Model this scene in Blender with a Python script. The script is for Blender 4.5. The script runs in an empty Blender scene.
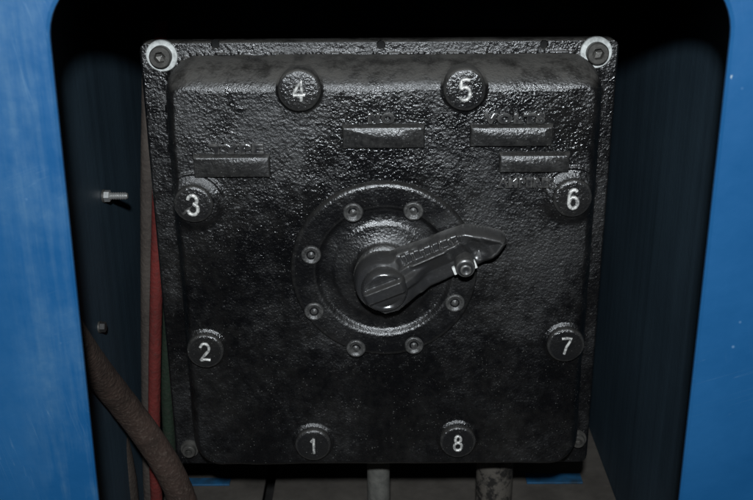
import bpy, bmesh, math, random
import numpy as np
from mathutils import Vector, Matrix
random.seed(7)
R = math.radians
S = bpy.context.scene
COL = S.collection

# ------------------------------------------------------------------ camera
TILT, ROLL, YAW = R(21.0), R(0.45), R(0.3)
CAM = Vector((-0.002, -0.639, 0.257))
F = 1000.0                                   # focal length in px of a 753 px wide picture
rot = Matrix.Rotation(YAW, 3, 'Z') @ Matrix.Rotation(math.pi/2 - TILT, 3, 'X') @ Matrix.Rotation(-ROLL, 3, 'Z')

def at(px, py, Y):
    """point of the photograph met at depth Y (metres) -> x, z"""
    v = rot @ Vector(((px - 376.5)/F, -(py - 250)/F, -1.0))
    t = (Y - CAM.y)/v.y
    p = CAM + v*t
    return p.x, p.z

def at_floor(px, py, Z):
    v = rot @ Vector(((px - 376.5)/F, -(py - 250)/F, -1.0))
    t = (Z - CAM.z)/v.z
    p = CAM + v*t
    return p.x, p.y

# ------------------------------------------------------------------ helpers
def link(name, me, mat, parent=None, smooth=True, auto=None):
    o = bpy.data.objects.new(name, me); COL.objects.link(o)
    if mat: me.materials.append(mat)
    if parent: o.parent = parent
    if smooth: me.polygons.foreach_set('use_smooth', [True]*len(me.polygons))
    if auto is not None: me.set_sharp_from_angle(angle=R(auto))
    return o

def bmobj(name, bm, mat, parent=None, smooth=True, auto=35):
    bmesh.ops.recalc_face_normals(bm, faces=bm.faces[:])
    me = bpy.data.meshes.new(name); bm.to_mesh(me); bm.free()
    return link(name, me, mat, parent, smooth, auto)

def thing(name, label, cat, loc=(0,0,0), group=None):
    o = bpy.data.objects.new(name, None); COL.objects.link(o); o.location = loc
    o.empty_display_size = .02
    o['label'] = label; o['category'] = cat
    if group: o['group'] = group
    return o

def adopt(root):
    """children were built in world coordinates: keep them there"""
    inv = Matrix.Translation(root.location).inverted()
    for c in root.children: c.matrix_parent_inverse = inv

def box(bm, x0, x1, y0, y1, z0, z1, bev=0.0, seg=2):
    r = bmesh.ops.create_cube(bm, size=1)
    for v in r['verts']:
        v.co = Vector(((x0+x1)/2 + v.co.x*(x1-x0), (y0+y1)/2 + v.co.y*(y1-y0), (z0+z1)/2 + v.co.z*(z1-z0)))
    if bev:
        es = list({e for v in r['verts'] for e in v.link_edges})
        bmesh.ops.bevel(bm, geom=es, offset=bev, segments=seg, affect='EDGES', profile=.5)

def lathe(bm, cx, cz, prof, n=64, wob=0.0, seed=0):
    """profile = list of (radius, Y); axis along Y through (cx, cz); last point closes if r=0"""
    rnd = random.Random(seed); ph = [rnd.uniform(0, 6.28) for _ in range(4)]
    rings = []
    for r, y in prof:
        if r <= 1e-7:
            rings.append([bm.verts.new((cx, y, cz))]); continue
        ring = []
        for k in range(n):
            a = 2*math.pi*k/n
            rr = r*(1 + wob*(math.sin(2*a+ph[0]) + .6*math.sin(3*a+ph[1]) + .4*math.sin(7*a+ph[2])))
            ring.append(bm.verts.new((cx + rr*math.cos(a), y, cz + rr*math.sin(a))))
        rings.append(ring)
    for a, b in zip(rings, rings[1:]):
        if len(a) == 1 and len(b) == 1: continue
        for k in range(n):
            k2 = (k+1) % n
            if len(a) == 1: bm.faces.new((a[0], b[k], b[k2]))
            elif len(b) == 1: bm.faces.new((a[k], a[k2], b[0]))
            else: bm.faces.new((a[k], a[k2], b[k2], b[k]))

def tube(bm, pts, rad, n=20, sub=8, cap=True, wob=0.0, seed=1, flat=1.0):
    """round tube along a Catmull-Rom curve through pts"""
    P = [Vector(p) for p in pts]
    if sub > 1:
        Q = [P[0]*2-P[1]] + P + [P[-1]*2-P[-2]]; C = []
        for i in range(1, len(Q)-2):
            for s in range(sub):
                t = s/sub
                a, b, c, d = Q[i-1], Q[i], Q[i+1], Q[i+2]
                C.append(.5*((2*b)+(c-a)*t+(2*a-5*b+4*c-d)*t*t+(3*b-a-3*c+d)*t**3))
        C.append(P[-1])
    else: C = P
    rnd = random.Random(seed)
    up = Vector((0, -1, 0)); rings = []
    for i, c in enumerate(C):
        T = (C[min(i+1, len(C)-1)] - C[max(i-1, 0)]).normalized()
        A = T.cross(up)
        if A.length < 1e-4: A = T.cross(Vector((1, 0, 0)))
        A.normalize(); B = A.cross(T).normalized()
        r = (rad(i/(len(C)-1)) if callable(rad) else rad)*(1+rnd.uniform(-wob, wob))
        rings.append([bm.verts.new(c + A*math.cos(2*math.pi*k/n)*r + B*math.sin(2*math.pi*k/n)*r*flat) for k in range(n)])
    for a, b in zip(rings, rings[1:]):
        for k in range(n): bm.faces.new((a[k], a[(k+1) % n], b[(k+1) % n], b[k]))
    if cap:
        bm.faces.new(rings[0]); bm.faces.new(rings[-1])

def relief(name, xs, zs, H, mask, ybase, mat, parent, back=None):
    """cast surface: grid xs * zs raised towards -Y by H above the plane ybase"""
    nx, nz = len(xs), len(zs)
    X, Z = np.meshgrid(xs, zs)
    co = np.stack([X, ybase - H, Z], -1).reshape(-1, 3)
    idx = np.arange(nx*nz).reshape(nz, nx)
    a, b, c, d = idx[:-1, :-1], idx[:-1, 1:], idx[1:, 1:], idx[1:, :-1]
    m = np.ones(a.shape, bool) if mask is None else (mask[:-1, :-1] & mask[:-1, 1:] & mask[1:, 1:] & mask[1:, :-1])
    f = np.stack([a[m], b[m], c[m], d[m]], -1)
    if back is not None:                       # closed rear face and rim
        cb = co.copy(); cb[:, 1] = back
        n0 = len(co); co = np.concatenate([co, cb])
        fb = f[:, ::-1] + n0
        e = np.concatenate([f[:, [0, 1]], f[:, [1, 2]], f[:, [2, 3]], f[:, [3, 0]]])
        key = np.sort(e, 1); _, inv, cnt = np.unique(key, axis=0, return_inverse=True, return_counts=True)
        be = e[cnt[inv.ravel()] == 1]
        side = np.stack([be[:, 1], be[:, 0], be[:, 0]+n0, be[:, 1]+n0], -1)
        f = np.concatenate([f, fb, side])
    used = np.unique(f); remap = np.full(len(co), -1); remap[used] = np.arange(len(used))
    co = co[used]; f = remap[f]
    me = bpy.data.meshes.new(name)
    me.vertices.add(len(co)); me.vertices.foreach_set('co', co.astype(np.float32).ravel())
    me.loops.add(f.size); me.loops.foreach_set('vertex_index', f.astype(np.int32).ravel())
    me.polygons.add(len(f)); me.polygons.foreach_set('loop_start', np.arange(0, f.size, 4, dtype=np.int32))
    me.update(calc_edges=True); me.validate()
    return link(name, me, mat, parent, True, 50 if back is not None else None)

def sstep(a, b, x):
    t = np.clip((x-a)/(b-a), 0, 1); return t*t*(3-2*t)

def vnoise(X, Z, scale, seed):
    """smooth value noise 0..1"""
    rs = np.random.RandomState(seed); g = rs.rand(256, 256)
    u = X*scale + 97.3; w = Z*scale + 61.7
    i = np.floor(u).astype(int); j = np.floor(w).astype(int)
    fu = u-i; fw = w-j; fu = fu*fu*(3-2*fu); fw = fw*fw*(3-2*fw)
    G = lambda p, q: g[p % 256, q % 256]
    return (G(i, j)*(1-fu)+G(i+1, j)*fu)*(1-fw) + (G(i, j+1)*(1-fu)+G(i+1, j+1)*fu)*fw

def poly_sd(X, Z, P):
    """signed distance to polygon, positive inside"""
    d = np.full(X.shape, 1e9); ins = np.zeros(X.shape, bool)
    n = len(P)
    for k in range(n):
        (ax, az), (bx, bz) = P[k], P[(k+1) % n]
        ex, ez = bx-ax, bz-az; wx, wz = X-ax, Z-az
        t = np.clip((wx*ex+wz*ez)/(ex*ex+ez*ez), 0, 1)
        d = np.minimum(d, np.hypot(wx-ex*t, wz-ez*t))
        c = ((az > Z) != (bz > Z)) & (X < (bx-ax)*(Z-az)/(bz-az+1e-12)+ax)
        ins ^= c
    return np.where(ins, d, -d)

def smax(a, b, k):
    h = np.clip(.5+.5*(a-b)/k, 0, 1)
    return b*(1-h)+a*h + k*h*(1-h)

# ------------------------------------------------------------------ materials
class NT:
    def __init__(s, name):
        s.m = bpy.data.materials.new(name); s.m.use_nodes = True
        s.t = s.m.node_tree; s.b = s.t.nodes['Principled BSDF']
        s.co = s.t.nodes.new('ShaderNodeTexCoord').outputs['Object']
    def n(s, k, **kw):
        q = s.t.nodes.new(k)
        for a, v in kw.items(): setattr(q, a, v)
        return q
    def l(s, a, b): s.t.links.new(a, b)
    def scaled(s, v):
        mp = s.n('ShaderNodeMapping'); mp.inputs['Scale'].default_value = v
        s.l(s.co, mp.inputs['Vector']); return mp.outputs[0]
    def noise(s, scale, detail=3, rough=.55, vec=None, dist=0):
        q = s.n('ShaderNodeTexNoise'); q.inputs['Scale'].default_value = scale
        q.inputs['Detail'].default_value = detail; q.inputs['Roughness'].default_value = rough
        q.inputs['Distortion'].default_value = dist
        s.l(vec or s.co, q.inputs['Vector']); return q.outputs[0]
    def vor(s, scale, vec=None, feature='F1'):
        q = s.n('ShaderNodeTexVoronoi'); q.feature = feature; q.inputs['Scale'].default_value = scale
        s.l(vec or s.co, q.inputs['Vector']); return q.outputs['Distance']
    def rng(s, x, a, b, c=0., d=1., smooth=False):
        q = s.n('ShaderNodeMapRange'); q.clamp = True
        if smooth: q.interpolation_type = 'SMOOTHSTEP'
        for i, v in enumerate((a, b, c, d)): q.inputs[i+1].default_value = v
        s.l(x, q.inputs[0]); return q.outputs[0]
    def math(s, op, a, b=None):
        q = s.n('ShaderNodeMath', operation=op)
        for i, v in enumerate((a, b)):
            if v is None: continue
            if isinstance(v, (int, float)): q.inputs[i].default_value = v
            else: s.l(v, q.inputs[i])
        return q.outputs[0]
    def mix(s, f, a, b):
        q = s.n('ShaderNodeMix', data_type='RGBA')
        if isinstance(f, (int, float)): q.inputs[0].default_value = f
        else: s.l(f, q.inputs[0])
        for i, v in ((6, a), (7, b)):
            if isinstance(v, tuple): q.inputs[i].default_value = (*v, 1)
            else: s.l(v, q.inputs[i])
        return q.outputs[2]
    def bump(s, h, strength, dist, prev=None):
        q = s.n('ShaderNodeBump'); q.inputs['Strength'].default_value = strength
        q.inputs['Distance'].default_value = dist; s.l(h, q.inputs['Height'])
        if prev: s.l(prev, q.inputs['Normal'])
        return q.outputs[0]
    def out(s, col=None, rough=None, nor=None, metal=0., spec=.5):
        for k, v in (('Base Color', col), ('Roughness', rough), ('Normal', nor)):
            if v is None: continue
            if isinstance(v, tuple): s.b.inputs[k].default_value = (*v, 1)
            elif isinstance(v, (int, float)): s.b.inputs[k].default_value = v
            else: s.l(v, s.b.inputs[k])
        s.b.inputs['Metallic'].default_value = metal
        s.b.inputs['Specular IOR Level'].default_value = spec
        return s.m

def black_cast(name, base=(.0032, .0032, .0036), bump=1.0, dust=1.0, rough=(.16, .46), grain=1.0, wear=0.0, specks=1.0):
    """black gloss paint on rough cast iron, dust lying on upward faces, grit specks"""
    N = NT(name)
    big = N.noise(60, 4, .6)
    mid = N.noise(1250, 3, .6, dist=.3)
    fine = N.noise(1150, 2, .6)
    vf = N.vor(520)
    geo = N.n('ShaderNodeNewGeometry'); sx = N.n('ShaderNodeSeparateXYZ'); N.l(geo.outputs['Normal'], sx.inputs[0])
    up = N.math('MULTIPLY', N.rng(sx.outputs['Z'], .30, .75, 0, 1, True), N.rng(N.noise(60, 6, .7), .38, .56, .35, 1))
    so = N.n('ShaderNodeSeparateXYZ'); N.l(N.co, so.inputs[0])
    up = N.math('MULTIPLY', up, N.rng(so.outputs['Z'], .118, .134, .22, 1))      # most dust settled on the top shoulder
    up = N.math('MULTIPLY', up, dust)
    patch = N.math('MULTIPLY', N.rng(big, .50, .72, 0, 1), N.rng(fine, .42, .7, 0, 1))
    speck = N.math('MULTIPLY', N.rng(N.vor(480), .0, .19, 1, 0), N.rng(N.noise(70, 4, .7), .46, .62, 0, 1))
    col = N.mix(N.math('MULTIPLY', patch, .35*dust), base, (.035, .035, .035))
    film = N.rng(N.math('ADD', N.noise(16, 5, .65), N.math('MULTIPLY', N.noise(260, 3, .6), .35)), .60, .88, 0, 1)
    col = N.mix(N.math('MULTIPLY', film, .35*dust), col, (.026, .0245, .022))
    col = N.mix(N.math('MULTIPLY', speck, .8*dust*specks), col, (.24, .235, .22))
    if wear:
        col = N.mix(N.math('MULTIPLY', N.rng(geo.outputs['Pointiness'], .515, .57), N.rng(N.noise(300, 4, .65), .35, .6, .25*wear, wear)), col, (.16, .155, .145))
    col = N.mix(up, col, (.050, .046, .040))
    r = N.rng(N.math('ADD', N.noise(13, 4, .6), N.math('MULTIPLY', N.noise(140, 4, .6), .5)), .64, .90, rough[0], rough[1])
    q = N.n('ShaderNodeMix', data_type='FLOAT'); N.l(up, q.inputs[0]); N.l(r, q.inputs[2]); q.inputs[3].default_value = .85
    b1 = N.bump(mid, .225*bump, .0022, N.bump(N.noise(380, 2, .5), .12*bump, .0022))
    b2 = N.bump(vf, .20*bump*grain, .0010, b1)
    b3 = N.bump(fine, .10*bump*grain, .0009, b2)
    return N.out(col, q.outputs[0], b3, spec=.8)

M_COVER = black_cast('black_cast_paint')
M_BOSS = black_cast('black_boss_paint', base=(.010, .010, .0105), bump=.95, dust=1.5, rough=(.12, .3), wear=.4)
M_PLATE = black_cast('black_plate_paint', base=(.007, .007, .0075), bump=.85, dust=1.2, rough=(.24, .42), wear=.3)
M_LETTER = black_cast('black_letter_paint', base=(.018, .018, .019), bump=.35, dust=.5, rough=(.14, .26), grain=.6, wear=.6)
M_DIAL = black_cast('black_dial_paint', base=(.0045, .0045, .005), bump=.75, rough=(.22, .42), wear=.3)
M_HANDLE = black_cast('dark_handle_paint', base=(.024, .024, .025), bump=.22, dust=1.3, rough=(.16, .34), grain=.5, wear=1.0, specks=.3)

def m_silver():
    N = NT('worn_silver_numeral')
    n = N.noise(420, 4, .65)
    col = N.mix(N.rng(n, .34, .60), (.12, .12, .12), (.72, .71, .67))
    return N.out(col, .42, N.bump(n, .5, .0005), metal=.25)
M_SILVER = m_silver()
def m_simple(name, c1, c2, scale, rough=.6, bump=.4, bd=.0006, metal=0., spec=.5, detail=5):
    N = NT(name); n = N.noise(scale, detail, .65)
    return N.out(N.mix(N.rng(n, .3, .7), c1, c2), rough, N.bump(n, bump, bd), metal=metal, spec=spec)
M_WHITE = m_simple('worn_white_washer', (.30, .31, .30), (.66, .68, .66), 300, .45, .3, .0003)
M_MARK = m_simple('white_paint_mark', (.6, .6, .57), (.8, .8, .77), 500, .6)
M_STEEL = m_simple('blackened_steel_screw', (.05, .048, .045), (.11, .105, .095), 250, .42, .4, .0004, metal=.5)
M_HOLE_SHADE = m_simple('hole_shade_black', (.002, .002, .002), (.004, .004, .004), 100, .9)  # near-black colour painting in the shade inside the flange holes
M_BRIGHT = m_simple('zinc_plated_steel', (.5, .5, .48), (.7, .7, .68), 300, .3, .3, .0003, metal=.8)
M_SCREW = m_simple('painted_dial_screw', (.018, .018, .018), (.09, .088, .084), 420, .30, .9, .0005)
M_HOUSING = m_simple('black_housing_paint', (.008, .008, .008), (.02, .019, .018), 80, .6, .5, .001)

PY_ = -.189
def m_panel():
    N = NT('blue_gloss_panel_paint')
    sep = N.n('ShaderNodeSeparateXYZ'); N.l(N.co, sep.inputs[0])
    # chalky wear with its own ragged shape down the left hand sheet, beside the opening
    streak = N.noise(1, 6, .7, vec=N.scaled((130, 130, 7)))
    blot = N.noise(14, 5, .65)
    fineb = N.noise(160, 4, .7)
    left = N.rng(sep.outputs['X'], -.130, -.172, 0, 1)
    near = N.math('MULTIPLY', left, N.rng(sep.outputs['X'], -.190, -.152, .10, 1))
    wear = N.math('MULTIPLY', near, N.rng(N.math('ADD', streak, blot), .86, 1.16, 0, 1))
    wear = N.math('MULTIPLY', wear, N.rng(fineb, .25, .6, .35, 1))
    base = N.mix(N.rng(blot, .3, .7), (.005, .060, .165), (.009, .076, .196))
    col = N.mix(N.math('MULTIPLY', wear, .6), base, (.075, .155, .225))
    # fine scratches and pale rubs
    def scratch(ang, seed, sc):
        mp = N.n('ShaderNodeMapping'); mp.inputs['Rotation'].default_value = (0, R(ang), 0); mp.inputs['Location'].default_value = (seed, seed*2, seed*3)
        N.l(N.co, mp.inputs['Vector']); m2 = N.n('ShaderNodeMapping'); m2.inputs['Scale'].default_value = (sc, sc, sc*.035)
        N.l(mp.outputs[0], m2.inputs['Vector']); q = N.noise(1, 2, .5, vec=m2.outputs[0])
        a = N.math('ABSOLUTE', N.math('SUBTRACT', q, .5)); return N.math('MULTIPLY', N.rng(a, .0, .006, 1, 0), N.rng(N.noise(11, 3, .6, vec=mp.outputs[0]), .55, .64, 0, 1))
    scr = N.math('MAXIMUM', scratch(12, 1.3, 240), scratch(-70, 4.1, 260))
    col = N.mix(N.math('MULTIPLY', scr, .30), col, (.14, .24, .33))
    # the chip on the right hand edge of the opening
    dist = N.n('ShaderNodeVectorMath', operation='DISTANCE'); cx_, cz_ = at(731, 77, PY_)
    mp = N.n('ShaderNodeMapping'); mp.inputs['Scale'].default_value = (2.2, 1, 1); N.l(N.co, mp.inputs['Vector'])
    N.l(mp.outputs[0], dist.inputs[0]); dist.inputs[1].default_value = (cx_*2.2, PY_, cz_)
    chip = N.rng(N.math('ADD', dist.outputs['Value'], N.math('MULTIPLY', N.noise(420, 3, .7), .008)), .0042, .0052, 1, 0)
    col = N.mix(N.math('MULTIPLY', chip, .8), col, (.30, .38, .42))
    dots = N.math('MULTIPLY', N.rng(N.vor(70), .0, .07, 1, 0), N.rng(N.noise(25, 2), .5, .6, 0, 1))
    col = N.mix(N.math('MULTIPLY', dots, .5), col, (.25, .40, .55))
    r = N.rng(N.math('ADD', wear, N.math('MULTIPLY', blot, .3)), 0, 1, .36, .7)
    b = N.bump(N.noise(22, 3), .25, .004)
    b = N.bump(N.noise(500, 2), .12, .0004, b)
    return N.out(col, r, b)
M_PANEL = m_panel()
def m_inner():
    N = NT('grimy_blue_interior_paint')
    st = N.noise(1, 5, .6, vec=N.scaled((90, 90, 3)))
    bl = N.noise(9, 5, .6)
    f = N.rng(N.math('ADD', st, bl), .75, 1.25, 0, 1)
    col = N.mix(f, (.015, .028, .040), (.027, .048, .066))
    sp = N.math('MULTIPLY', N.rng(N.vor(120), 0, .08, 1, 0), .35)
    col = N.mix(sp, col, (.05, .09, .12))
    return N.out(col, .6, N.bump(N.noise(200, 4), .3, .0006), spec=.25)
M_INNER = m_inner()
M_FLOOR = m_simple('dusty_grey_floor', (.045, .040, .035), (.085, .076, .066), 30, .9, .5, .0012, spec=.2)
M_STRIP = m_simple('scuffed_blue_strip', (.012, .03, .05), (.010, .085, .19), 70, .55, .5, .0006)
M_PIPE = m_simple('dusty_grey_pipe', (.06, .06, .055), (.12, .117, .105), 130, .75, .5, .0008, spec=.3)
def m_pipe2():
    N = NT('oil_stained_pipe')
    n = N.noise(75, 6, .7)
    return N.out(N.mix(N.rng(n, .44, .54), (.012, .011, .010), (.075, .067, .057)), .7, N.bump(n, .5, .001), spec=.3)
M_PIPE2 = m_pipe2()
def m_hose(name, a, b, c):
    N = NT(name)
    n = N.noise(38, 5, .65); f = N.noise(420, 3, .6); w = N.vor(300)
    col = N.mix(N.rng(n, .35, .62), a, b)
    col = N.mix(N.math('MULTIPLY', N.rng(f, .52, .72), .6), col, c)
    return N.out(col, .8, N.bump(f, .6, .001, N.bump(w, .35, .001)), spec=.3)
M_HOSE = m_hose('reddish_brown_hose', (.026, .017, .013), (.055, .034, .026), (.11, .085, .068))
M_HOSE2 = m_hose('grey_brown_hose', (.022, .017, .014), (.04, .031, .025), (.055, .045, .038))
M_RED = m_hose('dull_red_cable', (.075, .011, .009), (.125, .017, .014), (.055, .025, .02))
M_GREY = m_hose('dusty_grey_cable', (.035, .028, .024), (.055, .045, .038), (.07, .055, .045))
M_GREEN = m_hose('dull_green_cable', (.007, .014, .008), (.011, .022, .012), (.025, .025, .018))

# ------------------------------------------------------------------ the switch enclosure
FACE = .030                                   # how far the face stands in front of the flange
sw = thing('switch_enclosure', 'black cast iron switch box with eight numbered bosses and a turned pointer handle', 'switch box', (0, 0, -.16))

# cover: flange + raised body in one casting
bw, zt, zb = .1395, .1450, -.1465
st = .00055
xs = np.arange(-.1554, .1501, st); zs = np.arange(-.1590, .1540, st)
X, Z = np.meshgrid(xs, zs)
czb, hz = (zt+zb)/2, (zt-zb)/2
rc = .023
qx = np.abs(X)-(bw-rc); qz = np.abs(Z-czb)-(hz-rc)
s = -(np.hypot(np.maximum(qx, 0), np.maximum(qz, 0)) + np.minimum(np.maximum(qx, qz), 0) - rc)
s = s + .0006*(vnoise(X, Z, 70, 3)-.5) + .0009*(vnoise(X, Z, 28, 4)-.5)
wz = np.where(Z > 0, .0180, .0085)
k = sstep(-.012, .012, (bw-np.abs(X)) - (hz-np.abs(Z-czb)))   # 1 where top/bottom is the nearest side
w = .0095*(1-k) + wz*k
t = np.clip(s/w, 0, 1)
n_ = 1.9
H = FACE*(1-(1-t)**n_)**(1/n_)
# soft fillet where body meets flange
H = smax(H, 0*H, .0022) - .0005
# beads of paint and sealant along the body's foot
bead = np.exp(-((s+.0006)/.0012)**2)*sstep(.45, .75, vnoise(X, Z, 420, 8))
H += .0011*bead
# the face is not flat: faint swells, runs and pits
inside = sstep(.008, .02, s)
H += inside*(.0011*(vnoise(X, Z, 22, 5)-.5) + .00028*(vnoise(X, Z, 95, 6)-.5))
H += .00010*(vnoise(X, Z, 420, 7)-.5)*(.5+sstep(0, .1, Z))
H += .0004*(vnoise(X, Z, 60, 17)-.5)
# numbered boss positions (centre of each boss front)
BF = -.0352
bosses = {4: (299, 91), 5: (465, 90), 3: (193, 205), 6: (573, 199), 2: (205, 352), 7: (566, 346), 1: (313, 446), 8: (458, 443)}
BX = {d: at(px, py, BF) for d, (px, py) in bosses.items()}
for d, (bx_, bz_) in BX.items():
    rr = np.hypot(X-bx_, Z-bz_)
    lift = .0024 if d in (3, 6) else .0014
    skirt = lift*(1-sstep(.0125, .0205 if d in (3, 6) else .0152, rr))
    H = np.where(s > -.004, H + skirt*sstep(-.001, .006, s), H)
# paint runs round boss 3 and 6
for d in (3, 6):
    bx_, bz_ = BX[d]
    rr = np.hypot(X-bx_, Z-bz_); an = np.arctan2(Z-bz_, (X-bx_)*(1 if d == 3 else -1))
    H += .0010*np.exp(-((rr-.0192)/.0009)**2)*sstep(.0, .5, an)*(1-sstep(1.9, 2.7, an))*(s > .003)
# small drilled holes in the top flange
for px, py in ((215, 44.5), (381, 45), (544, 44.5)):
    hx_, hz_ = at(px, py, 0)
    H -= .0065*(1-sstep(.0020, .0026, np.hypot(X-hx_, Z-hz_)))
# worn rounding of the flange rim
FX = np.abs(X+.0027)
e = np.minimum(.1527-FX, np.minimum(.1540-Z, Z+.1590))
H -= .0016*(1-sstep(0, .0016, e))**2
# rounded flange corners
cr = .007
cxq = np.maximum(FX-(.1527-cr), 0); czq = np.maximum(np.abs(Z+.0025)-(.1565-cr), 0)
corner = (np.hypot(cxq, czq) <= cr+.0001)
cover = relief('cover', xs, zs, H, corner, 0.0, M_COVER, sw, back=.010)
for px, py in ((215, 44.5), (381, 45), (544, 44.5)):
    hx_, hz_ = at(px, py, 0); bm = bmesh.new()  # black disc sunk in each hole, its colour stands for the shade there
    lathe(bm, hx_, hz_, [(.0030, .0022), (.0012, .0023), (0, .0023)], 24); bmobj('hole_shade_disc', bm, M_HOLE_SHADE, sw)
cover['label'] = 'front casting with flange and raised square face'

def surf(x, z):
    i = int(round((x-xs[0])/st)); j = int(round((z-zs[0])/st))
    return -float(H[j, i])

# housing behind the cover
bm = bmesh.new(); box(bm, -.1510, .1475, .0102, .062, -.1565, .1515, .003)
bmobj('housing', bm, M_HOUSING, sw)

# bosses with raised numerals
def arc(cx, cy, rx, ry, a0, a1, n=14):
    return [(cx+rx*math.cos(R(a0+(a1-a0)*i/n)), cy+ry*math.sin(R(a0+(a1-a0)*i/n))) for i in range(n+1)]
DIG = {
 1: [[(-.14, .30), (.04, .46), (.06, .50), (.06, -.5)]],
 2: [arc(0, .22, .28, .28, 165, -40, 16) + [(-.05, -.2), (-.3, -.48)], [(-.3, -.48), (.0, -.44), (.33, -.48)]],
 3: [arc(-.02, .24, .27, .26, 170, -75, 14), arc(-.02, -.22, .31, .28, 85, -175, 16)],
 4: [[(.10, -.5), (.14, .5), (-.34, -.2)], [(-.34, -.2), (.36, -.2)]],
 5: [[(.28, .48), (-.20, .48), (-.22, .08)], [(-.22, .06)] + arc(0, -.18, .30, .31, 125, -150, 18)],
 6: [arc(.02, -.20, .27, .29, 90, 450, 26), [(-.24, -.15), (-.24, .12)] + arc(.03, .22, .26, .27, 175, 45, 9)],
 7: [[(-.32, .46), (.32, .47), (.05, -.02), (-.10, -.5)]],
 8: [arc(0, .25, .20, .22, -90, 270, 24), arc(0, -.23, .27, .26, 90, 450, 26)],
}
hgt = {4: .0125, 5: .0128, 3: .0128, 6: .0125, 2: .0125, 7: .0118, 1: .0112, 8: .0118}
for d, (cx, cz) in BX.items():
    bm = bmesh.new(); r = .0132 if d in (4, 5) else .0126
    f = BF
    prof = [(r*1.02, -.020), (r*1.01, f+.0032), (r, f+.0022), (r*.98, f+.0012), (r*.94, f+.0005), (r*.88, f+.0001), (r*.80, f), (r*.6, f-.0002), (r*.3, f-.0003), (0, f-.0003)]
    lathe(bm, cx, cz, prof, 72, .010, d)
    b = bmobj('numbered_boss', bm, M_BOSS, sw)
    b['label'] = 'round raised boss carrying the numeral %d' % d
    bm = bmesh.new(); h = hgt[d]
    for stroke in DIG[d]:
        pts = [(cx + x*h*.82, f-.0004, cz + y*h) for x, y in stroke]
        tube(bm, pts, .00120 if d in (4, 5, 3, 6) else .00100, 10, 2, True, .10, d)
    o = bmobj('numeral', bm, M_SILVER, b, True, 60)

# blank rating plates, chamfered
def plate(px0, px1, py0, py1, hgt_=.0036):
    x0, z1 = at(px0, py0, -FACE); x1, _ = at(px1, py0, -FACE); xa, z0 = at(px0, py1, -FACE-.003)
    bm = bmesh.new(); n = 24
    def loop(ix, iz0, iz1, y, wob=0):
        L = []
        pts = [(x0+ix, z0+iz0), (x1-ix, z0+iz0), (x1-ix, z1-iz1), (x0+ix, z1-iz1)]
        for q in range(4):
            a, b_ = pts[q], pts[(q+1) % 4]
            for i in range(n):
                t_ = i/n
                L.append(bm.verts.new((a[0]+(b_[0]-a[0])*t_+random.uniform(-wob, wob), y, a[1]+(b_[1]-a[1])*t_+random.uniform(-wob, wob))))
        return L
    y = -FACE
    loops = [loop(0, 0, 0, y+.003), loop(.0, .0, .0, y-.0006, .0001), loop(.0007, .0005, .0016, y-hgt_+.0004, .00012),
             loop(.0014, .0010, .0022, y-hgt_, .0001)]
    for a, b_ in zip(loops, loops[1:]):
        m_ = len(a)
        for i in range(m_): bm.faces.new((a[i], a[(i+1) % m_], b_[(i+1) % m_], b_[i]))
    bm.faces.new(loops[-1])
    return bmobj('rating_plate', bm, M_PLATE, sw, True, 50)
p1 = plate(193, 270, 154, 178); p2 = plate(342, 425, 124, 149); p3 = plate(470, 553, 124, 147); p4 = plate(499, 570, 152, 173)
for p_, l_ in ((p1, 'blank plate under the word TYPE'), (p2, 'blank plate in the middle below NO'), (p3, 'blank plate under the word VOLTS'), (p4, 'blank plate above the word AMPERES')): p_['label'] = l_

def lettering(txt, px0, px1, py, hpx, wob=.0003):
    x0, z = at(px0, py, -FACE); x1, _ = at(px1, py, -FACE); _, za = at(px0, py-hpx, -FACE)
    cu = bpy.data.curves.new('lettering', 'FONT'); cu.body = txt; cu.size = (za-z)/.73; cu.extrude = .0011
    cu.bevel_depth = .00045; cu.bevel_resolution = 1; cu.resolution_u = 3; cu.space_character = 1.25; cu.offset = .00025
    o = bpy.data.objects.new('lettering_curve', cu); COL.objects.link(o)
    dg = bpy.context.evaluated_depsgraph_get(); me = bpy.data.meshes.new_from_object(o.evaluated_get(dg))
    bpy.data.objects.remove(o)
    wd = max(v.co.x for v in me.vertices) - min(v.co.x for v in me.vertices); kx = (x1-x0)/wd
    rr = random.Random(len(txt))
    for v in me.vertices:
        x, y, dz = v.co
        xx, zz = x0 + x*kx, z + y
        v.co = (xx, surf(xx, zz) - .0014 - dz*1.2, zz)
    return link('lettering', me, M_LETTER, sw, True, 40)
lettering('TYPE', 211, 266, 152.5, 8.5); lettering('NO', 368, 395, 122, 9); lettering('VOLTS', 485, 547, 122, 9); lettering('AMPERES', 499, 556, 186, 8)

# dial ring round the handle
DX, DZ = at(384, 271.5, -.032)
bm = bmesh.new(); y = -FACE
lathe(bm, DX, DZ, [(.0618, y+.004), (.0614, y-.0004), (.0608, y-.0016), (.0599, y-.0026), (.0587, y-.0031), (.0573, y-.0032), (.0520, y-.0032), (.0470, y-.0032), (.0455, y-.0030),
    (.0443, y-.0022), (.0432, y-.0010), (.0420, y-.0003), (.0408, y-.0001), (.0350, y-.0003), (.0338, y-.0007), (.0328, y-.0013), (.0315, y-.0016), (.0220, y-.0018), (.0195, y-.0032), (.0190, y-.0055), (.0150, y-.0060), (0, y-.006)], 160, .0016, 5)
dial = bmobj('dial_ring', bm, M_DIAL, sw, True, None)
for px, py in ((353, 213), (413.5, 211.5), (311, 255.5), (314, 312), (356, 349), (414, 346), (455, 303.5), (457, 252)):
    sx_, sz_ = at(px, py, y-.004)
    bm = bmesh.new()
    lathe(bm, sx_, sz_, [(.0066, y-.0026), (.0062, y-.0040), (.0055, y-.0046), (.0047, y-.0043), (.0036, y-.0033), (.0024, y-.0030), (.0015, y-.0036), (.0007, y-.0040), (0, y-.0041)], 32, .01, px % 97)
    bmobj('dial_screw', bm, M_SCREW, sw, True, None)

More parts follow.
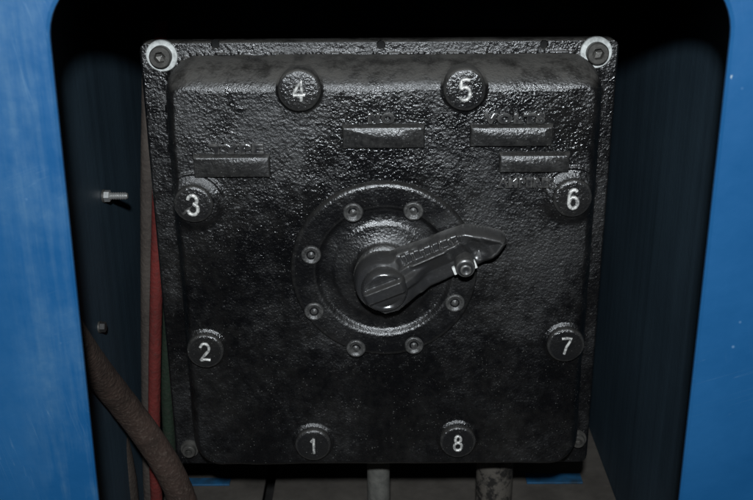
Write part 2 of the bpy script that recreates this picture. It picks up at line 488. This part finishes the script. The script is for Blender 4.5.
# corner bolts
def bolt(px, py, rw, white):
    cx, cz = at(px, py, -.002)
    bm = bmesh.new()
    r0 = rw
    lathe(bm, cx, cz, [(r0, .001), (r0, -.0016), (r0*.95, -.0021), (r0*.55, -.0021), (0, -.0021)], 56, .006, int(px))
    ws = bmobj('washer', bm, M_WHITE if white else M_STEEL, sw)
    r1 = .0069 if white else .0050; hh = -.0082 if white else -.0062
    bm = bmesh.new()
    lathe(bm, cx, cz, [(r1, -.0010), (r1, hh+.0012), (r1*.96, hh+.0004), (r1*.88, hh), (r1*.56, hh), (r1*.52, hh+.0005)], 48)
    sb = bmobj('socket_screw', bm, M_STEEL, sw)
    bm = bmesh.new()                                   # hexagonal socket
    ring = lambda r, y_: [bm.verts.new((cx+r*math.cos(R(60*i+8)), y_, cz+r*math.sin(R(60*i+8)))) for i in range(6)]
    a = ring(r1*.56, hh-.0001); b_ = ring(r1*.50, hh+.0048); c_ = [bm.verts.new((cx, hh+.0062, cz))]
    a0 = ring(r1*.62, hh-.0001)
    for i in range(6):
        j = (i+1) % 6
        bm.faces.new((a[i], a[j], b_[j], b_[i])); bm.faces.new((b_[i], b_[j], c_[0])); bm.faces.new((a0[i], a0[j], a[j], a[i]))
    bmobj('hex_socket', bm, M_STEEL, sb, False, None)
    return ws, sb
for px, py, w_ in ((161.5, 56, .0100), (596.5, 52.5, .0100)):
    ws, sb = bolt(px, py, w_, True); ws['label'] = 'bright white ring washer'
for px, py in ((189.5, 449.5), (577.5, 439.5)): bolt(px, py, .0068, False)

# ------------------------------------------------------------------ pointer handle (part of the switch)
AY0, AY1 = -.0375, -.0500
def A(px, py, y_=AY1): return at(px, py, y_)
hxc, hzc = A(381, 283, -.048)
out = [A(p[0], p[1], -.0405 if i < 11 else -.0455) for i, p in enumerate(((372, 262), (384, 256), (397, 249), (426, 239), (446, 231), (463, 225.5), (470, 225.5), (485, 227.5), (501, 231), (506, 234.5), (507.5, 240), (505.5, 247), (500, 254.5),
                       (488, 263.5), (474, 271), (458, 277.5), (440, 286), (421, 294), (408, 302), (400, 308), (384, 312), (368, 300)))]
gx = np.arange(hxc-.024, hxc+.094, .00034); gz = np.arange(hzc-.026, hzc+.050, .00034)
GX, GZ = np.meshgrid(gx, gz)
sd = poly_sd(GX, GZ, out)
sc = .0182 - np.hypot(GX-hxc, GZ-hzc)
sd = smax(sd, sc, .003)
sd = sd - .0004
Ht = AY0-AY1
rk = np.hypot(GX-at(384, 290, -.05)[0], GZ-at(384, 290, -.05)[1])
t = np.clip(sd/.0030, 0, 1)
prof = (1-(1-t)**2.2)**(1/2.2)
def lined(p, q):                                        # signed distance above a line
    (ax, az), (bx, bz) = A(*p), A(*q); L = math.hypot(bx-ax, bz-az); ux, uz = (bx-ax)/L, (bz-az)/L
    return -(GX-ax)*uz + (GZ-az)*ux, (GX-ax)*ux + (GZ-az)*uz, L
dU, aU, LU = lined((391, 257.5), (461, 230.5))
dL, aL, LL = lined((408, 267.5), (443, 252.5))
top = np.full(GX.shape, Ht)
top -= .62*np.clip(-dL-.0006, 0, .010)*sstep(.006, .014, aL+.006)*(1-sstep(.052, .060, aU))      # lower flank falls away
top -= .35*np.clip(dU-.0006, 0, .01)                                                           # upper flank
chan = sstep(.0, .0012, -dU-.0006)*sstep(.0, .0012, dL-.0006)*sstep(.001, .005, aU)*(1-sstep(LU-.004, LU-.0005, aU))
tooth = sstep(-.1, .35, np.sin(aU*2*math.pi/.0062 + 1.4*vnoise(GX, GZ, 300, 2)))*sstep(.35, .5, vnoise(GX, GZ, 520, 12)+.18)
top += .0050*(1-sstep(.0140, .0235, rk))
kxx, kzz = at(384.5, 292.5, -.0560); rw_ = -(GX-kxx)*math.sin(R(22)) + (GZ-kzz)*math.cos(R(22)); rl_ = (GX-kxx)*math.cos(R(22)) + (GZ-kzz)*math.sin(R(22))
top += .0034*np.exp(-(rw_/.0036)**4)*sstep(.010, .014, rl_)*(1-sstep(.020, .034, rl_))          # the arm swells up into the hub
top -= .0022*chan
top += .0016*chan*tooth*sstep(.0012, .0020, -dU)*sstep(.0010, .0018, dL)*(1-sstep(.0075, .0095, -dU))
top += .0015*np.exp(-(dU/.0012)**2)*sstep(0, .004, aU)*(1-sstep(LU, LU+.006, aU))
top += .0017*np.exp(-(dL/.0012)**2)*sstep(0, .004, aL)*(1-sstep(LL, LL+.004, aL))
# dished pointed nose with a raised lip
nose = sstep(LU-.001, LU+.006, aU)
top += nose*(.0010*np.exp(-((sd-.0036)/.0012)**2) - .0036*sstep(.0042, .0090, sd))
# cross groove in front of the nose
dG, aG, LG = lined((455, 236), (472, 262))
top -= .0018*np.exp(-((dG+.001)/.0018)**2)*sstep(.001, .004, aG)
Hh = np.clip(top*prof, 0, 1)
Hh += .00012*(vnoise(GX, GZ, 500, 31)-.5)*(prof > .5)
arm = relief('handle', gx, gz, Hh, sd > -.0002, AY0, M_HANDLE, sw, back=AY0+.0006)
arm['label'] = 'pointer handle turned to the right'
# knob with a grip rib over the hub
kx, kz = at(384.5, 292.5, -.0600)
KR = .0152
ga = np.arange(-KR-.001, KR+.001, .0003); KX, KZ = np.meshgrid(ga, ga)
kr = KR - np.hypot(KX, KZ)
ux, uz = math.cos(R(22)), math.sin(R(22))
kw = -KX*uz + KZ*ux; kl = KX*ux + KZ*uz
tk = np.clip(kr/.0042, 0, 1)
hk = .0100*(1-(1-tk)**2)**.5
hk -= tk*.0040*sstep(.0030, .0052, kw)*(1-.7*sstep(.0050, .0105, kw))        # scooped upper half
hk -= tk*.0036*sstep(.0030, .0062, -kw) + tk*.0038*sstep(.0060, .0150, -kw)   # lower half falls away
hk += .00025*(vnoise(KX, KZ, 420, 41)-.5)*tk
hk = np.clip(hk, 0, 1)
knob = relief('knob', ga+kx, ga+kz, hk, kr > -.0001, -.0525, M_HANDLE, sw, back=-.0440)
bm = bmesh.new()
lathe(bm, (kx+hxc)/2, (kz+hzc)/2, [(.0172, -.034), (.0172, -.0470), (.0166, -.0480), (.0158, -.0484), (0, -.0484)], 72)
bmobj('hub_collar', bm, M_HANDLE, sw)
# spring pin through the arm
qx_, qz_ = at(466, 270.5, -.0600)
bm = bmesh.new()
lathe(bm, qx_, qz_, [(.0064, -.0385), (.0062, -.0550), (.0058, -.0566), (.0050, -.0572), (.0040, -.0573), (.0038, -.0590), (.0034, -.0600), (.0026, -.0603), (.0008, -.0596), (0, -.0595)], 40)
bmobj('locking_pin', bm, M_HANDLE, sw)
for px, py, y_ in ((454.5, 270.5, -.0478), (474.8, 264, -.0488)):
    cx_, cz_ = at(px, py, y_)
    bm = bmesh.new(); box(bm, -.0010, .0010, -.0016, .0020, -.0026, .0026, .0005)
    bmesh.ops.rotate(bm, verts=bm.verts[:], matrix=Matrix.Rotation(R(-22), 3, 'Y'))
    bmesh.ops.translate(bm, verts=bm.verts[:], vec=(cx_, y_, cz_))
    o = bmobj('paint_mark', bm, M_MARK, sw); o['label'] = 'small white painted tick beside the locking pin'
adopt(sw)

# ------------------------------------------------------------------ cabinet
WX = .195; FZ = -.243; PY = -.189; BY = .26; TZ = .26
cab = thing('cabinet', 'bright blue sheet steel cabinet with a rounded opening around the black switch box', 'cabinet', (0, 0, FZ))
# front sheet with the rounded opening
xl0, zl0 = at(51, 60, PY); xl1, zl1 = at(97.5, 500, PY)
xr0, zr0 = at(729, 60, PY); xr1, zr1 = at(680, 500, PY)
def lin(x0, z0, x1, z1, z): return x0 + (x1-x0)*(z-z0)/(z1-z0)
ztop = at(376, -30, PY)[1]; zbot = -.245
print('opening', xl0, xl1, xr0, xr1, 'top', ztop)
def opening(inset=0.0):
    r_ = .030; pts = []
    xa = lambda z: lin(xl0, zl0, xl1, zl1, z)+inset
    xb = lambda z: lin(xr0, zr0, xr1, zr1, z)-inset
    zt_ = ztop-inset; zb_ = zbot+inset
    for cx_, cz_, a0 in ((xb(zt_-r_)-r_, zt_-r_, 0), (xa(zt_-r_)+r_, zt_-r_, 90), (xa(zb_+r_)+r_, zb_+r_, 180), (xb(zb_+r_)-r_, zb_+r_, 270)):
        for i in range(13):
            a = R(a0+90*i/12); pts.append((cx_+r_*math.cos(a), cz_+r_*math.sin(a)))
    return pts
def sheet(name, y0, y1, x0, x1, z0, z1, mat, parent, bev=.0012):
    bm = bmesh.new()
    op = opening(); op2 = opening(-bev)
    def ring(pts, y_): return [bm.verts.new((px, y_, pz)) for px, pz in pts]
    n = len(op)
    mid = ((x0+x1)/2, (z0+z1)/2)
    outer = []
    c = (sum(p[0] for p in op)/n, sum(p[1] for p in op)/n)
    q = n//4                                            # each corner arc fans to its own outer corner
    cs = ((x1, z1), (x0, z1), (x0, z0), (x1, z0))
    for y_, pts, yb, ptsb in ((y0, op2, y0+bev, op),):
        a = ring(pts, y_); b = ring(ptsb, yb); d = ring(ptsb, y1)
        co = [bm.verts.new((cx_, y_, cz_)) for cx_, cz_ in cs]
        cb = [bm.verts.new((cx_, y1, cz_)) for cx_, cz_ in cs]
        for r1, r2 in ((a, b), (b, d)):
            for i in range(n): bm.faces.new((r1[i], r1[(i+1) % n], r2[(i+1) % n], r2[i]))
        for rr_, cc in ((a, co), (d, cb)):
            for kk in range(4):
                for i in range(q-1): bm.faces.new((rr_[kk*q+i], rr_[kk*q+i+1], cc[kk]))
                i = kk*q+q-1; bm.faces.new((rr_[i], rr_[(i+1) % n], cc[(kk+1) % 4], cc[kk]))
        for kk in range(4): bm.faces.new((co[kk], co[(kk+1) % 4], cb[(kk+1) % 4], cb[kk]))
    return bmobj(name, bm, mat, parent, True, 30)
sheet('front_panel', PY, PY+.003, -.33, .33, -.34, .34, M_PANEL, cab)
def slab(name, x0, x1, y0, y1, z0, z1, mat, bev=.0):
    bm = bmesh.new(); box(bm, x0, x1, y0, y1, z0, z1, bev); return bmobj(name, bm, mat, cab, False, None)
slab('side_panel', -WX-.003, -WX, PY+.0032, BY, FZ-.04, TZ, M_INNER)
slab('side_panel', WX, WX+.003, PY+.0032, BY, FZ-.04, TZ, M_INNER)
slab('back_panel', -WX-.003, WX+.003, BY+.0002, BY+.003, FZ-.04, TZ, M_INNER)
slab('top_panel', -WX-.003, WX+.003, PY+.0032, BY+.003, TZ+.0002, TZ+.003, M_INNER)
slab('bottom_panel', -WX-.003, WX+.003, PY+.0032, BY+.003, FZ-.043, FZ-.0402, M_HOUSING)
# floor plates with a slot between them
gx0 = at_floor(262, 500, FZ)[0]; gx1 = at_floor(272, 500, FZ)[0]
slab('floor_plate', -WX+.0002, gx0, PY+.004, BY, FZ-.004, FZ, M_FLOOR, .0008)
slab('floor_plate', gx1, WX-.0002, PY+.004, BY, FZ-.004, FZ, M_FLOOR, .0008)
for a, b in (((184, 484.5), (231, 477.5)), ((527, 482.5), (580, 473))):
    x0, y0 = at_floor(*a, FZ+.002); x1, y1 = at_floor(*b, FZ+.002)
    slab('floor_strip', x0, x1, y0, y1, FZ+.0002, FZ+.002, M_STRIP, .0004)
# stud and nut through the left side, and a second screw head lower down
def stud(px, py, L, mat, k_=1.0):
    # find where the pixel ray meets the left side panel
    v = rot @ Vector(((px-376.5)/F, -(py-250)/F, -1)); t_ = (-WX-CAM.x)/v.x; p = CAM+v*t_
    bm = bmesh.new(); n = 24
    def rg(prof, hexa=False):
        m = 6 if hexa else n; rs = []
        for r_, dx in prof:
            rs.append([bm.verts.new((-WX+dx, p.y+r_*math.cos(2*math.pi*i/m), p.z+r_*math.sin(2*math.pi*i/m))) for i in range(m)])
        for a_, b_ in zip(rs, rs[1:]):
            for i in range(m): bm.faces.new((a_[i], a_[(i+1) % m], b_[(i+1) % m], b_[i]))
        bm.faces.new(rs[-1])
    pr = [(.0026, .0)]
    x_ = .001
    while x_ < L:
        pr += [(.0027, x_), (.0022, x_+.0008)]; x_ += .0016
    pr += [(.0018, L+.0006)]
    rg(pr)
    o = bmobj('stud', bm, mat, cab)
    bm = bmesh.new(); rg([(.0058*k_, 0), (.0058*k_, .0012)]); bmobj('stud_washer', bm, M_STEEL, o)
    bm = bmesh.new(); rg([(.0052*k_, .0013), (.0052*k_, .0013+.0043*k_), (.0046*k_, .0013+.0049*k_)], True); bmobj('nut', bm, mat, o, False, None)
    return o
stud(103, 196, .0165, M_BRIGHT, .8)
stud(99, 327, .003, M_HOUSING, .7)
adopt(cab)

# ------------------------------------------------------------------ hoses, cables, pipes
def P3(px, py, Y): x, z = at(px, py, Y); return (x, Y, z)
def run(name, pts, rad, mat, label, cat, wob=.0, seed=1, group=None, ends=None):
    base = Vector(pts[-1])
    bm = bmesh.new(); tube(bm, pts, rad, 28, 10, True, wob, seed)
    bmesh.ops.translate(bm, verts=bm.verts[:], vec=-base)
    o = bmobj(name, bm, mat); o.location = base
    o['label'] = label; o['category'] = cat
    if group: o['group'] = group
    return o
run('hose', [P3(40, 288, -.165), P3(56, 312, -.140), P3(76, 342, -.105), P3(100, 375, -.065), P3(124, 405, -.035), P3(148, 437, -.020), P3(169, 470, -.012), P3(184, 506, -.006), P3(196, 560, .0)],
    lambda t: .0092+.0016*t, M_HOSE, 'thick reddish brown hose slanting down in front of the cables left of the switch box', 'hose', .012, 3)
run('hose', [P3(84, 372, .02), P3(101, 402, .018), P3(114, 436, .016), P3(122, 470, .015), P3(126, 505, .014), P3(126, 540, .014)],
    .0098, M_HOSE2, 'grey brown hose dropping straight down behind the slanting hose', 'hose', .01, 4)
run('cable', [P3(152, 20, .040), P3(150, 100, .041), P3(148.5, 200, .043), P3(148.5, 300, .045), P3(149, 400, .046), P3(150, 470, .046), P3(152, 530, .046)],
    .0058, M_GREY, 'dusty grey brown cable running upright along the left of the red one', 'cable', .01, 5)
run('cable', [P3(161, 20, .030), P3(160, 110, .030), P3(158.5, 200, .030), P3(156, 300, .031), P3(154.5, 380, .032), P3(154.5, 450, .032), P3(158, 530, .034)],
    .0046, M_RED, 'dull red cable running upright beside the left edge of the switch box', 'cable', .008, 6)
run('cable', [P3(170, 200, .048), P3(169, 300, .050), P3(167, 380, .052), P3(170, 450, .053), P3(176, 520, .054)],
    .0048, M_GREEN, 'dull green cable between the red cable and the switch box', 'cable', .008, 7)
def pipe(px, r_, Y, mat, label):
    cx_, _ = at(px, 485, Y)
    bm = bmesh.new()
    bmesh.ops.create_cone(bm, cap_ends=True, segments=48, radius1=r_, radius2=r_, depth=-.1577-FZ)
    bmesh.ops.create_cone(bm, cap_ends=True, segments=48, radius1=r_*1.25, radius2=r_*1.18, depth=.006, matrix=Matrix.Translation((0, 0, (FZ+.1577)/2+.0032)))
    o = bmobj('pipe', bm, mat); o.location = (cx_, Y, (FZ-.1577)/2+.0001)
    o['label'] = label; o['category'] = 'pipe'
pipe(378.5, .0088, .024, M_PIPE, 'slim dusty grey pipe upright under the middle of the switch box')
pipe(494, .0142, .026, M_PIPE2, 'wide oil stained pipe upright under the right half of the switch box')

# ------------------------------------------------------------------ camera object, flash, world
cam = bpy.data.cameras.new('camera'); co = bpy.data.objects.new('camera', cam); COL.objects.link(co)
co.matrix_world = Matrix.Translation(CAM) @ rot.to_4x4()
cam.sensor_width = 36; cam.lens = 36*F/753; cam.clip_start = .01; cam.clip_end = 50
cam.dof.use_dof = True; cam.dof.focus_distance = .66; cam.dof.aperture_fstop = 16
S.camera = co
ld = bpy.data.lights.new('camera_flash', 'SPOT'); lo = bpy.data.objects.new('camera_flash', ld); COL.objects.link(lo)
lo.location = (CAM.x-.004, CAM.y-.045, CAM.z+.116)
aim = Vector((0.0, 0, .03)) - Vector(lo.location)
lo.rotation_euler = aim.to_track_quat('-Z', 'Y').to_euler()
ld.spot_size = R(110); ld.spot_blend = 1.0; ld.shadow_soft_size = .014; ld.energy = 27; ld.color = (.89, .95, 1.0)
wd = bpy.data.worlds.new('World'); S.world = wd; wd.use_nodes = True
wd.node_tree.nodes['Background'].inputs[0].default_value = (.6, .75, 1, 1)
wd.node_tree.nodes['Background'].inputs[1].default_value = .004
S.view_settings.view_transform = 'Standard'; S.view_settings.look = 'None'
S.view_settings.exposure = 0; S.view_settings.gamma = 1
S.render.resolution_x = 1024; S.render.resolution_y = 680
